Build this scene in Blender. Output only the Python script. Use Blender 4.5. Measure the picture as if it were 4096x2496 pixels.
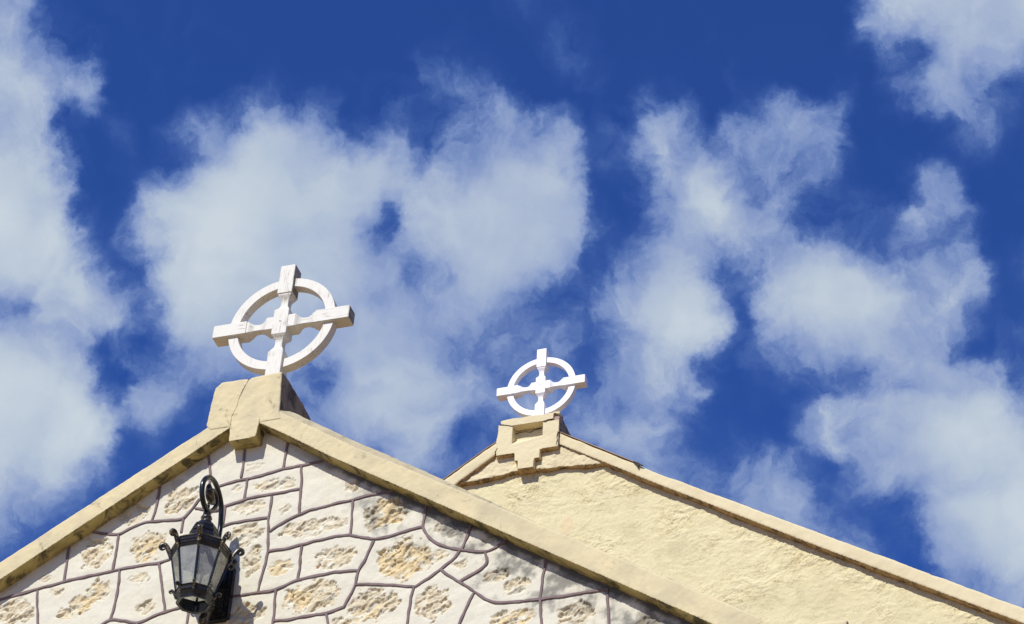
import bpy, bmesh, math, random
import numpy as np
from mathutils import Vector, Matrix
rad = math.radians
for o in list(bpy.data.objects): bpy.data.objects.remove(o)
sc = bpy.context.scene

# ------------------------------------------------------------ camera
cam_d = bpy.data.cameras.new('camera'); cam = bpy.data.objects.new('camera', cam_d)
sc.collection.objects.link(cam); sc.camera = cam
Rr, Ru, Rf = (0.95077902, 0.30624566, 0.04725295), (0.15794488, -0.6101537, 0.77637998), (-0.26659457, 0.73070244, 0.62849127)
_m = Matrix((Rr, Ru, tuple(-a for a in Rf))).transposed().to_4x4()
_m.translation = (6.0738, -11.67, 1.6)
cam.matrix_world = _m
cam_d.sensor_width = 36; cam_d.lens = 86.9; cam_d.clip_end = 2000; cam_d.clip_start = .1

# ------------------------------------------------------------ light
SUN_TRAVEL = Vector((.23, 1.0, -1.02)).normalized()
sun_d = bpy.data.lights.new('sun', 'SUN'); sun = bpy.data.objects.new('sun', sun_d); sc.collection.objects.link(sun)
sun_d.energy = 4.7; sun_d.angle = rad(.53); sun_d.color = (1, .97, .93)
sun.rotation_euler = SUN_TRAVEL.to_track_quat('-Z', 'Y').to_euler()
sun.location = (0, -20, 30)
sc.view_settings.view_transform = 'Standard'; sc.view_settings.look = 'None'
sc.view_settings.exposure = 0; sc.view_settings.gamma = 1
sc.cycles.max_bounces = 8

# how much of the sky the broken cloud covers, by elevation (rows, .52 to .81 rad) and azimuth (columns, -.66 to -.05 rad)
COVER=[[2,3,3,4,4,4,4,4,4,4,4,4,4,4,5,5,5,6,6,6,7,7,7,8,8,8,9,9,9,9,10,10,10,11,11,11,11,11,11,11,11,12,12,12,12,12,12,12,12,13,13,13,13,13,13,13,13,14,14,14,14,14,15,16,17,18,18,18,18,18,18,18],[0,1,1,2,2,3,3,3,4,4,4,4,4,4,5,5,5,6,6,6,7,7,7,8,8,8,9,9,9,10,10,10,10,11,11,11,11,11,11,11,11,12,12,12,12,12,12,12,12,13,13,13,13,13,13,13,13,14,14,14,14,14,15,16,17,18,18,18,18,18,18,18],[3,2,1,0,0,1,1,1,2,2,3,3,4,5,5,5,6,6,6,6,7,7,7,8,8,8,9,9,9,10,10,10,10,11,11,11,11,11,11,11,11,12,12,12,12,12,12,12,12,13,13,13,13,13,13,13,13,13,14,14,14,14,15,16,17,18,18,18,18,18,18,18],[7,6,5,4,4,3,2,1,0,0,1,2,2,3,4,4,5,5,6,6,7,7,7,8,8,8,9,9,9,10,10,10,11,11,11,11,11,11,11,11,11,12,12,12,12,12,12,12,12,13,13,13,13,13,13,13,13,13,14,14,14,14,15,16,17,18,18,18,18,18,18,18],[14,12,11,9,8,7,6,5,4,4,2,1,1,2,2,3,4,4,5,5,6,6,7,7,8,8,9,9,9,10,10,10,11,11,11,11,11,11,11,11,11,12,12,12,12,12,12,12,12,13,13,13,13,13,13,13,13,13,14,14,14,14,15,16,17,18,18,18,18,18,18,18],[19,18,17,16,14,13,12,10,9,8,4,1,1,1,2,2,3,3,4,5,5,6,6,7,7,8,8,9,9,9,10,10,11,11,11,11,11,11,11,11,11,11,12,12,12,12,12,12,12,12,13,13,13,13,13,13,13,13,13,13,14,15,15,16,17,19,19,19,19,19,19,20],[23,22,21,21,20,19,18,17,16,14,9,4,2,1,2,2,3,3,4,4,5,5,6,6,7,7,8,8,9,9,10,10,11,11,11,11,11,11,11,11,11,11,11,11,11,11,11,11,11,11,11,11,11,12,12,12,12,11,10,9,12,17,16,16,18,21,21,21,21,22,22,23],[26,25,24,24,23,23,22,21,20,18,14,9,4,2,2,2,3,3,4,4,5,5,6,6,7,7,8,8,9,9,10,10,11,11,11,11,11,11,11,11,11,11,11,11,11,11,11,11,11,11,11,11,11,11,11,11,11,11,8,6,12,19,20,21,23,26,26,27,27,28,28,29],[27,27,27,26,26,25,25,24,24,22,20,17,12,7,4,4,4,4,4,5,5,5,6,6,7,7,8,8,9,9,10,10,11,11,11,11,11,11,11,11,12,12,12,12,12,12,12,12,12,12,12,13,13,13,13,13,13,13,6,4,12,22,25,28,30,31,32,32,32,32,32,32],[29,28,28,28,27,27,27,27,26,25,24,22,17,12,7,5,6,6,6,6,6,7,7,7,7,8,8,8,9,9,10,10,11,11,11,12,12,12,13,13,13,13,14,14,14,14,14,15,15,15,15,16,16,16,15,14,13,11,4,6,15,25,28,30,31,31,32,32,32,32,32,32],[30,30,29,29,29,28,28,28,28,27,27,26,22,17,10,2,3,4,5,6,7,7,8,8,8,9,9,9,9,10,10,10,11,11,12,12,13,13,14,14,15,16,16,17,17,17,18,18,19,19,20,20,21,21,19,14,12,8,3,10,19,27,29,31,31,32,32,32,32,32,32,32],[31,31,31,30,30,30,29,29,29,29,30,30,28,25,16,2,2,2,4,5,6,6,7,8,8,8,9,9,9,10,10,10,11,11,12,12,12,13,13,14,14,15,15,16,16,16,17,17,18,18,20,22,22,21,16,11,8,6,6,15,24,27,30,31,31,31,31,31,31,31,31,31],[31,31,31,31,31,31,31,30,30,31,31,31,30,29,18,2,3,1,2,4,6,8,9,10,11,11,10,10,10,10,10,10,10,11,11,12,12,12,13,13,13,14,14,15,14,14,14,15,17,18,21,22,22,18,11,10,11,14,16,21,25,27,27,28,28,29,30,30,30,30,30,30],[29,30,30,30,30,31,31,31,31,31,31,31,29,27,18,6,10,7,3,4,6,9,11,13,15,16,16,16,16,16,17,17,14,11,11,11,12,13,14,14,15,15,15,15,15,13,11,11,15,18,21,22,21,13,5,10,15,20,23,26,28,29,28,29,29,29,30,30,30,30,30,30],[28,28,29,29,29,29,30,30,30,30,30,29,26,20,15,18,19,15,8,6,8,10,13,16,19,21,23,24,24,23,23,23,17,11,10,11,13,15,17,18,20,21,21,21,20,16,10,6,7,14,16,18,12,6,5,14,17,21,25,27,30,32,31,30,30,30,29,29,29,29,28,28],[25,26,27,27,28,28,28,29,29,29,28,26,18,9,14,20,20,18,14,12,10,9,9,10,15,23,26,28,28,28,27,26,19,11,9,12,16,18,19,20,21,22,22,22,21,17,11,6,4,6,6,6,5,7,10,19,18,22,28,29,31,33,32,32,31,29,26,26,26,25,24,24],[21,22,23,25,25,26,26,27,27,28,24,20,10,9,11,15,16,19,21,22,22,19,16,13,15,21,26,29,30,30,29,27,25,22,21,20,19,18,17,17,17,18,21,21,21,17,12,6,2,2,1,0,2,6,12,20,20,24,27,29,31,32,32,32,31,30,22,21,20,19,18,17],[20,18,18,20,21,22,23,24,26,26,25,21,14,12,7,6,14,22,25,26,27,25,24,22,18,15,22,29,30,31,30,29,26,22,20,19,17,15,14,12,10,11,18,20,21,18,14,9,2,1,1,1,2,5,11,17,20,22,24,26,28,30,30,30,29,24,14,13,12,11,10,10],[28,26,24,22,21,19,18,16,24,27,26,25,23,22,13,10,20,26,27,28,28,28,28,28,27,26,28,31,31,31,30,28,24,17,15,13,12,10,9,7,6,5,16,21,22,21,19,17,5,1,2,4,4,6,8,10,12,14,18,22,25,27,26,24,20,16,7,7,6,6,5,5],[29,29,29,28,28,27,25,23,27,28,27,26,24,20,12,14,26,28,30,30,30,30,29,29,29,30,30,31,30,30,28,27,21,15,12,12,12,11,10,10,7,8,15,20,22,24,23,21,13,2,7,12,13,14,16,17,17,19,21,23,24,24,21,10,4,5,4,4,5,5,5,6],[31,31,30,30,29,29,29,30,30,28,27,24,19,12,11,21,28,30,31,31,31,31,31,30,30,29,29,30,30,30,29,27,24,21,19,17,14,11,9,10,10,12,15,21,24,26,27,25,21,8,9,16,19,21,23,23,24,25,25,26,24,23,18,10,4,5,7,7,6,6,6,5],[33,33,33,32,31,31,31,31,31,28,23,17,11,6,13,26,29,31,32,32,32,32,32,31,30,28,28,28,28,27,26,25,24,24,23,22,18,13,8,9,12,13,14,23,27,29,30,29,28,19,6,17,23,26,28,30,30,30,30,29,26,21,18,13,7,5,3,3,3,2,2,2],[33,33,33,33,33,33,32,32,30,27,16,8,4,7,18,27,30,32,33,33,33,33,32,32,31,29,28,27,26,25,22,21,23,26,26,26,25,17,10,6,9,14,14,22,28,29,30,28,25,16,5,15,26,29,31,33,33,33,33,30,25,20,18,16,13,4,3,5,5,5,6,6],[33,33,33,33,33,33,32,32,29,20,8,4,5,13,23,28,30,32,33,33,33,33,33,32,31,30,29,27,25,24,18,16,21,27,30,31,30,27,21,15,11,9,9,19,25,28,28,27,22,13,8,15,25,29,31,33,33,33,32,29,17,15,17,17,17,3,3,7,6,6,6,6],[33,33,33,33,33,33,32,31,26,5,3,2,6,18,26,29,31,33,33,33,33,33,33,33,32,31,30,27,25,24,23,25,27,29,31,32,32,31,27,23,18,8,5,16,23,27,27,26,19,12,11,16,24,29,31,32,32,31,27,22,16,15,14,15,14,3,2,5,5,4,4,3],[31,32,32,32,33,32,31,29,23,7,1,1,6,18,25,29,31,33,33,33,33,33,33,33,32,32,30,24,12,19,26,28,31,31,32,32,32,32,31,29,27,12,4,12,21,26,26,24,17,12,15,19,24,27,29,29,28,25,20,15,16,16,11,13,12,2,1,1,1,0,0,0],[26,27,28,29,30,30,29,26,17,3,0,1,3,11,19,25,30,32,33,33,33,33,33,33,32,32,30,23,8,19,28,30,32,32,33,33,33,33,32,31,28,14,3,7,16,21,24,25,25,24,23,23,22,21,19,18,15,11,9,12,17,19,12,12,9,1,0,0,0,0,0,0],[25,25,25,25,25,26,24,18,8,1,0,3,3,6,12,19,26,30,33,33,33,33,33,33,32,32,31,26,14,25,29,31,32,32,33,33,33,33,33,31,26,8,2,5,15,20,24,27,29,29,25,22,20,17,13,9,10,9,8,10,14,19,17,15,6,0,0,0,0,0,0,0],[26,26,26,26,26,26,20,9,2,3,3,5,1,2,7,13,19,26,29,32,32,32,32,31,31,31,31,31,27,23,21,27,28,30,31,32,32,32,32,30,23,2,2,6,14,20,25,28,31,29,23,19,19,16,11,7,6,6,4,4,7,14,14,9,2,0,0,0,0,0,0,1],[26,26,26,26,28,26,19,16,15,11,2,2,0,1,6,12,16,21,26,30,31,31,30,29,28,27,28,29,27,17,15,20,23,25,28,30,30,30,29,28,20,2,4,8,14,22,25,28,29,24,17,17,17,16,14,10,6,2,0,0,2,7,7,4,2,2,1,1,1,2,2,2],[25,25,25,26,27,24,18,19,19,15,0,0,0,0,2,5,9,14,21,26,29,29,25,20,15,14,18,22,21,12,9,14,17,20,22,24,25,25,25,23,13,6,8,11,17,22,20,22,24,22,20,19,19,17,16,15,12,3,0,0,0,0,0,2,6,8,6,2,2,2,2,2],[24,24,24,23,21,19,16,16,16,9,0,0,0,0,0,0,1,4,9,15,18,18,17,14,8,4,9,14,16,7,7,11,15,17,20,21,20,19,20,17,7,6,9,13,19,21,20,18,14,16,18,19,20,19,17,17,15,3,0,0,0,0,0,6,13,16,12,5,2,3,3,3],[23,24,24,22,19,15,11,11,11,2,0,0,0,0,0,0,0,0,1,5,8,7,7,8,4,0,5,9,13,3,4,6,10,14,17,15,11,10,11,9,3,4,6,10,17,20,19,15,4,8,13,17,18,18,17,15,13,3,0,0,0,5,15,21,19,16,12,8,4,5,6,7],[20,21,22,20,16,9,4,3,3,1,0,0,0,0,0,0,0,0,0,1,2,1,0,0,0,0,1,2,3,8,8,7,9,13,15,5,0,0,0,0,0,0,0,0,9,15,14,10,0,0,5,11,13,13,12,10,8,3,0,0,3,12,21,25,25,23,20,16,11,11,12,12],[19,19,19,18,10,3,1,0,0,0,0,0,0,0,0,0,0,0,0,0,0,0,0,0,0,0,0,0,0,7,10,10,10,11,10,1,0,1,1,1,3,6,0,0,1,2,2,1,0,0,1,1,1,1,0,0,0,0,0,1,7,16,21,25,27,26,23,19,16,17,17,18],[19,19,19,17,6,0,0,0,0,0,0,0,0,0,0,0,0,0,0,0,0,0,0,0,0,0,0,0,0,1,5,6,3,2,2,1,0,0,4,5,6,3,0,0,0,0,0,0,0,0,0,0,0,0,0,0,0,0,0,3,8,15,21,24,27,27,26,22,22,23,24,25],[19,19,18,14,4,0,0,0,0,0,0,0,0,0,0,0,0,0,0,0,0,0,0,0,0,0,0,0,0,0,1,2,1,1,0,0,0,1,6,6,5,0,0,0,0,0,0,0,0,0,0,0,0,0,0,0,0,0,2,11,15,16,20,24,27,28,28,25,27,28,28,29],[19,19,18,11,2,0,0,0,0,0,0,0,0,0,0,0,0,0,0,0,0,0,0,0,0,0,0,0,0,0,0,0,0,0,0,1,1,3,6,4,2,0,0,0,0,0,0,0,0,0,0,0,0,0,0,0,0,0,5,16,21,20,22,25,27,28,29,28,29,29,30,30],[19,19,18,8,0,0,0,0,0,0,0,0,0,0,0,0,0,0,0,0,0,0,0,0,0,0,0,0,0,0,0,0,0,0,2,4,4,3,3,1,1,0,0,0,0,0,0,0,0,0,0,0,0,0,0,0,0,0,10,18,23,25,26,27,28,28,29,29,29,30,30,30],[19,18,15,5,0,0,0,0,0,0,0,0,0,0,0,0,0,0,0,0,0,0,0,0,0,0,0,0,0,0,0,0,0,0,3,5,5,2,1,0,0,0,0,0,0,0,0,0,0,0,0,0,0,0,0,0,0,0,11,18,22,25,26,27,28,28,29,29,29,30,30,30]]

def lin(r, g, b):
    f = lambda c: (c/255)/12.92 if c <= 10 else (((c/255)+.055)/1.055)**2.4
    return (f(r), f(g), f(b), 1)

class NT:
    def __init__(s, tree): s.t = tree; s.n = tree.nodes; s.l = tree.links
    def new(s, typ, **kw):
        n = s.n.new(typ)
        for k, v in kw.items(): setattr(n, k, v)
        return n
    def put(s, sock, v):
        if hasattr(v, 'is_output'): s.l.new(v, sock)
        else: sock.default_value = v
    def math(s, op, a, b=None, c=None, clamp=False):
        n = s.new('ShaderNodeMath', operation=op, use_clamp=clamp)
        for i, v in enumerate((a, b, c)):
            if v is not None: s.put(n.inputs[i], v)
        return n.outputs[0]
    def vec(s, op, a, b=None, scale=None):
        n = s.new('ShaderNodeVectorMath', operation=op)
        s.put(n.inputs[0], a)
        if b is not None: s.put(n.inputs[1], b)
        if scale is not None: s.put(n.inputs['Scale'], scale)
        return n.outputs[0]
    def noise(s, vec, scale, detail=4, rough=.55, dist=0, color=False, lac=2.0):
        n = s.new('ShaderNodeTexNoise'); s.put(n.inputs['Vector'], vec)
        n.inputs['Scale'].default_value = scale; n.inputs['Detail'].default_value = detail
        n.inputs['Roughness'].default_value = rough; n.inputs['Distortion'].default_value = dist
        n.inputs['Lacunarity'].default_value = lac
        return n.outputs['Color' if color else 'Fac']
    def mapr(s, v, a, b, c=0., d=1., smooth=True):
        n = s.new('ShaderNodeMapRange', interpolation_type='SMOOTHSTEP' if smooth else 'LINEAR')
        s.put(n.inputs[0], v)
        for i, x in enumerate((a, b, c, d)): n.inputs[i+1].default_value = x
        return n.outputs[0]
    def ramp(s, v, stops):
        n = s.new('ShaderNodeValToRGB'); s.put(n.inputs[0], v); e = n.color_ramp.elements
        while len(e) < len(stops): e.new(.5)
        for k, (p, c) in enumerate(stops): e[k].position = p; e[k].color = c
        return n.outputs[0]
    def mix(s, f, a, b, mode='MIX'):
        n = s.new('ShaderNodeMix', data_type='RGBA', blend_type=mode)
        s.put(n.inputs[0], f); s.put(n.inputs[6], a); s.put(n.inputs[7], b)
        return n.outputs[2]

# ------------------------------------------------------------ sky
def build_world():
    w = bpy.data.worlds.new('World'); sc.world = w; w.use_nodes = True
    w.node_tree.nodes.clear(); N = NT(w.node_tree)
    out = N.new('ShaderNodeOutputWorld'); bg = N.new('ShaderNodeBackground')
    STR = .1
    bg.inputs['Strength'].default_value = STR
    N.l.new(bg.outputs[0], out.inputs[0])
    sky = N.new('ShaderNodeTexSky', sky_type='NISHITA'); sky.sun_disc = False
    s = -SUN_TRAVEL
    sky.sun_elevation = math.asin(s.z); sky.sun_rotation = math.atan2(s.x, s.y)
    sky.air_density = 1; sky.dust_density = .3; sky.ozone_density = 2
    tc = N.new('ShaderNodeTexCoord'); D = tc.outputs['Generated']
    # wisps: two scales of warping of the direction, then the cover table
    w1 = N.vec('SUBTRACT', N.noise(D, 9, 3, .5, color=True), (.5, .5, .5))
    w2 = N.vec('SUBTRACT', N.noise(D, 42, 5, .62, color=True), (.5, .5, .5))
    Dw = N.vec('ADD', N.vec('ADD', D, N.vec('SCALE', w1, scale=.016)), N.vec('SCALE', w2, scale=.026))
    Dw = N.vec('NORMALIZE', Dw)
    sp = N.new('ShaderNodeSeparateXYZ'); N.l.new(Dw, sp.inputs[0])
    az = N.math('ARCTAN2', sp.outputs[0], sp.outputs[1]); el = N.math('ARCSINE', sp.outputs[2])
    u = N.mapr(az, -.66, -.05, smooth=False); v = N.mapr(el, .52, .81, smooth=False)
    G = np.array(COVER)/35; mean = G.mean()
    U, S, V = np.linalg.svd(G-mean, full_matrices=False)
    R = 18; A = U[:, :R]*np.sqrt(S[:R]); B = (V[:R].T)*np.sqrt(S[:R])
    def curves(sock, M):
        cmb = N.new('ShaderNodeCombineXYZ')
        for i in range(3): N.l.new(sock, cmb.inputs[i])
        outs = []
        amp = np.abs(M).max()
        for k in range(0, R, 3):
            n = N.new('ShaderNodeRGBCurve'); m = n.mapping; m.use_clip = False
            for ch in range(3):
                c = m.curves[ch]; y = M[:, k+ch]/amp*.45+.5; xs = np.linspace(0, 1, len(y))
                c.points[0].location = (0, y[0]); c.points[1].location = (1, y[-1])
                for x, q in zip(xs[1:-1], y[1:-1]): c.points.new(float(x), float(q))
            m.update(); N.l.new(cmb.outputs[0], n.inputs['Color'])
            outs.append(N.vec('SUBTRACT', n.outputs[0], (.5, .5, .5)))
        return outs, amp/.45
    cu, au = curves(u, B); cv, av = curves(v, A)
    tot = None
    for a, b in zip(cu, cv):
        n = N.new('ShaderNodeVectorMath', operation='DOT_PRODUCT'); N.l.new(a, n.inputs[0]); N.l.new(b, n.inputs[1])
        tot = n.outputs['Value'] if tot is None else N.math('ADD', tot, n.outputs['Value'])
    table = N.math('MULTIPLY_ADD', tot, float(au*av), float(mean))
    # away from the tabulated part the cover is plain broken cloud
    edge = N.math('MULTIPLY', N.math('MULTIPLY', N.mapr(az, -.72, -.66), N.mapr(az, .01, -.05)), N.math('MULTIPLY', N.mapr(el, .44, .52), N.mapr(el, .9, .81)))
    free = N.mapr(N.noise(D, 3.2, 4, .5), .5, .72)
    mx = N.new('ShaderNodeMix', data_type='FLOAT'); N.put(mx.inputs[0], edge); N.put(mx.inputs[2], free); N.put(mx.inputs[3], table)
    d0 = N.math('POWER', N.math('MAXIMUM', mx.outputs[0], 0.), 1.0)
    # fine fibres, strongest at the thin edges
    fib = N.noise(Dw, 26, 10, .62, .5)
    fib2 = N.noise(Dw, 75, 8, .65, .4)
    env = N.math('MULTIPLY', N.mapr(d0, .0, .25), N.mapr(d0, .92, .5, .13, 1.0))
    d1 = N.math('ADD', d0, N.math('MULTIPLY', N.math('MULTIPLY', N.math('SUBTRACT', fib, .51), 1.25), env))
    d1 = N.math('ADD', d1, N.math('MULTIPLY', N.math('MULTIPLY', N.math('SUBTRACT', fib2, .5), .5), env))
    soft = N.noise(D, 13, 3, .45)
    d1 = N.math('ADD', d1, N.math('MULTIPLY', N.math('SUBTRACT', soft, .52), N.math('MULTIPLY', d0, .75)), clamp=True)
    k = 1/STR
    C = lambda r, g, b: tuple(c*k for c in lin(r, g, b)[:3])+(1,)
    cloud = N.ramp(d1, [(0, C(62, 96, 172)), (.25, C(86, 116, 180)), (.45, C(116, 140, 192)), (.65, C(150, 168, 205)), (.85, C(183, 197, 215)), (1, C(201, 212, 222))])
    alpha = N.mapr(d1, .0, .45, smooth=False)
    tint = N.mix(1., sky.outputs[0], SKY_TINT, 'MULTIPLY')
    N.l.new(N.mix(alpha, tint, cloud), bg.inputs['Color'])
SKY_TINT = (.28, .54, 1.24, 1)
build_world()

# ------------------------------------------------------------ helpers
COL = sc.collection
def tag(o, label=None, cat=None, group=None, kind=None):
    for k, v in (('label', label), ('category', cat), ('group', group), ('kind', kind)):
        if v: o[k] = v
    return o
def empty(name, loc):
    o = bpy.data.objects.new(name, None); COL.objects.link(o); o.location = loc; o.empty_display_size = .2; return o
def link(name, me, mats, parent=None, smooth=False):
    o = bpy.data.objects.new(name, me); COL.objects.link(o)
    for m in (mats if isinstance(mats, (list, tuple)) else [mats]): me.materials.append(m)
    if parent is not None:
        o.parent = parent; o.matrix_parent_inverse = Matrix.Translation(-Vector(parent.location)) if parent.parent is None else Matrix.Translation(-Vector(parent.parent.location))
        # children are built in world coordinates; shift the mesh so that their origin is the thing's base
    if smooth: me.polygons.foreach_set('use_smooth', [True]*len(me.polygons))
    return o
def from_bm(name, bm, mats, parent=None, smooth=False):
    me = bpy.data.meshes.new(name); bmesh.ops.recalc_face_normals(bm, faces=bm.faces); bm.to_mesh(me); bm.free()
    return link(name, me, mats, parent, smooth)

_rng = np.random.RandomState(7)
_perm = np.tile(_rng.permutation(256), 2); _ang = _rng.rand(256)*2*np.pi
_gx, _gy = np.cos(_ang), np.sin(_ang)
def perlin(x, y, seed=0):
    x = x+seed*17.31; y = y+seed*9.77
    xi = np.floor(x).astype(int); yi = np.floor(y).astype(int); xf = x-xi; yf = y-yi
    u = xf*xf*xf*(xf*(xf*6-15)+10); v = yf*yf*yf*(yf*(yf*6-15)+10)
    def g(i, j, a, b):
        h = _perm[(_perm[i & 255]+j) & 255]; return _gx[h]*a+_gy[h]*b
    n0 = g(xi, yi, xf, yf)*(1-u)+g(xi+1, yi, xf-1, yf)*u
    n1 = g(xi, yi+1, xf, yf-1)*(1-u)+g(xi+1, yi+1, xf-1, yf-1)*u
    return (n0*(1-v)+n1*v)*1.5
def fbm(x, y, f, o=4, seed=0, gain=.5):
    s = 0; a = 1; t = 0
    for k in range(o):
        s = s+a*perlin(x*f, y*f, seed+k*3); t += a; a *= gain; f *= 2.03
    return s/t
def sstep(x, a, b):
    t = np.clip((x-a)/(b-a), 0, 1); return t*t*(3-2*t)
def L3(r, g, b): return np.array(lin(r, g, b)[:3])

# ------------------------------------------------------------ materials
def material(name):
    m = bpy.data.materials.new(name); m.use_nodes = True
    N = NT(m.node_tree); b = N.n['Principled BSDF']; tc = N.new('ShaderNodeTexCoord')
    return m, N, b, tc.outputs['Object']
def bump(N, b, h, strength, dist):
    n = N.new('ShaderNodeBump'); n.inputs['Strength'].default_value = strength; n.inputs['Distance'].default_value = dist
    N.put(n.inputs['Height'], h); N.l.new(n.outputs[0], b.inputs['Normal'])
def plaster(name, base, dirt, dirt_amt=.5, scale=6., mold=None, bscale=60, bd=.004, blo=.52, bhi=.72, fine=.8):
    m, N, b, P = material(name)
    n1 = N.noise(P, scale, 6, .6, .3); n2 = N.noise(P, scale*.35, 4, .5)
    col = N.mix(N.mapr(n1, .35, .7, 0, dirt_amt), base, dirt)
    col = N.mix(N.mapr(n2, .4, .7, 0, .35), col, tuple(c*.88 for c in base[:3])+(1,))
    pit = N.noise(P, 45, 5, .7, .5)
    col = N.mix(N.mapr(pit, .66, .74, 0, .55), col, tuple(c*.45 for c in dirt[:3])+(1,))
    if mold is not None:
        mm = N.math('MULTIPLY', N.mapr(N.noise(P, scale*1.3, 8, .68, .8), blo, bhi), fine)
        col = N.mix(mm, col, mold)
    N.l.new(col, b.inputs['Base Color']); b.inputs['Roughness'].default_value = .88
    h = N.math('ADD', N.noise(P, bscale, 6, .65), N.math('MULTIPLY', N.noise(P, 11, 4, .5), 1.6))
    bump(N, b, h, .4, bd)
    return m
M_CREAM = plaster('aged_cream_plaster', (.69, .585, .335, 1), (.46, .41, .26, 1), .65, 5., (.20, .17, .075, 1), blo=.6, bhi=.7, fine=.6)
M_CREAM_SIDE = plaster('shaded_side_plaster', (.30, .235, .15, 1), (.13, .095, .06, 1), .8, 6., (.05, .038, .026, 1), blo=.47, bhi=.62, fine=.85)  # darker copy of the cream: shade of the right-hand sides put into the colour
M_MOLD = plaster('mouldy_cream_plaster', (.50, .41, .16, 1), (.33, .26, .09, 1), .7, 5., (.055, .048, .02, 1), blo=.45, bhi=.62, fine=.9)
M_YELLOW = plaster('warm_yellow_plaster', (.70, .61, .37, 1), (.62, .51, .29, 1), .45, 3., (.45, .36, .2, 1), blo=.62, bhi=.75, fine=.5)
M_YELLOW_UNDER = plaster('stained_shaded_plaster', (.50, .36, .165, 1), (.30, .20, .08, 1), .8, 7., (.09, .055, .03, 1), blo=.48, bhi=.62, fine=.8)  # darker copy of the yellow: underside shade in the colour, with mould blotches
M_MORTAR = plaster('purple_brown_mortar', (.215, .155, .15, 1), (.14, .095, .09, 1), .6, 12., bd=.002)
M_CRACK = plaster('dark_crack', (.05, .035, .02, 1), (.03, .02, .012, 1), .5, 20.)
M_BRICK = plaster('exposed_pink_block', (.42, .30, .25, 1), (.25, .17, .13, 1), .7, 22., bd=.008)
M_ROOF = plaster('terracotta_roofing', (.30, .13, .085, 1), (.16, .08, .06, 1), .6, 14.)
M_LICHEN = plaster('lichen_grey_plaster', (.50, .43, .27, 1), (.30, .26, .16, 1), .8, 7., (.12, .11, .08, 1), blo=.55, bhi=.7)
M_EDGE = plaster('brown_roof_edge', (.42, .30, .19, 1), (.25, .14, .09, 1), .6, 3.)

def vcol_plaster(name, rough=.9, bs=90, bd=.003):
    m, N, b, P = material(name)
    at = N.new('ShaderNodeAttribute'); at.attribute_name = 'paint'
    c = N.mix(N.mapr(N.noise(P, 70, 5, .65), .45, .75, 0, .16), at.outputs['Color'], (.35, .27, .17, 1))
    N.l.new(c, b.inputs['Base Color']); b.inputs['Roughness'].default_value = rough
    bump(N, b, N.noise(P, bs, 6, .65), .5, bd)
    return m
M_WALL = vcol_plaster('painted_rubble_wall'); M_STUCCO = vcol_plaster('trowelled_stucco', bs=60, bd=.0015)

def white_wood(name, base, grime, amt):
    m, N, b, P = material(name)
    mp = N.new('ShaderNodeMapping'); N.l.new(P, mp.inputs[0]); mp.inputs['Scale'].default_value = (9, 9, 1.2)
    mp2 = N.new('ShaderNodeMapping'); N.l.new(P, mp2.inputs[0]); mp2.inputs['Scale'].default_value = (1.2, 9, 9)
    at = N.new('ShaderNodeAttribute'); at.attribute_name = 'along_x'
    g = N.new('ShaderNodeMix', data_type='VECTOR'); N.l.new(at.outputs['Fac'], g.inputs[0]); N.l.new(mp.outputs[0], g.inputs[4]); N.l.new(mp2.outputs[0], g.inputs[5])
    grain = N.noise(g.outputs[1], 9, 7, .62, .2); blot = N.noise(P, 7, 5, .6)
    k = N.math('MULTIPLY', N.mapr(grain, .48, .74), N.mapr(blot, .36, .62, 0, amt))
    col = N.mix(k, base, grime)
    N.l.new(col, b.inputs['Base Color']); b.inputs['Roughness'].default_value = .6
    bump(N, b, grain, .35, .002)
    return m
M_CROSS_A = white_wood('weathered_white_paint', (.67, .65, .56, 1), (.26, .21, .16, 1), 1.)
M_CROSS_B = white_wood('fresh_white_paint', (.84, .83, .82, 1), (.5, .45, .42, 1), .15)

M_CROSS_END = plaster('grimy_shaded_wood', (.33, .29, .24, 1), (.12, .10, .08, 1), .8, 14., (.06, .05, .04, 1), blo=.5, bhi=.68)  # grime, plus the shade of the right-facing faces put into the colour
def metal(name, base, rough, patina=None, pr=(.5, .62)):
    m, N, b, P = material(name)
    n = N.noise(P, 30, 5, .6)
    b.inputs['Roughness'].default_value = rough
    if patina is not None:
        N.l.new(N.mix(N.mapr(N.noise(P, 55, 4, .6, 1.), *pr), base, patina), b.inputs['Base Color'])
    else:
        N.l.new(N.mix(N.mapr(n, .4, .7), base, tuple(c*1.8 for c in base[:3])+(1,)), b.inputs['Base Color'])
    b.inputs['Specular IOR Level'].default_value = .4
    bump(N, b, N.noise(P, 110, 4, .6), .25, .001)
    return m
M_IRON = metal('black_enamelled_iron', (.012, .012, .012, 1), .22)
M_GILT = metal('black_iron_rubbed_with_old_gold', (.02, .018, .014, 1), .3, (.26, .20, .09, 1), (.50, .64))
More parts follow.
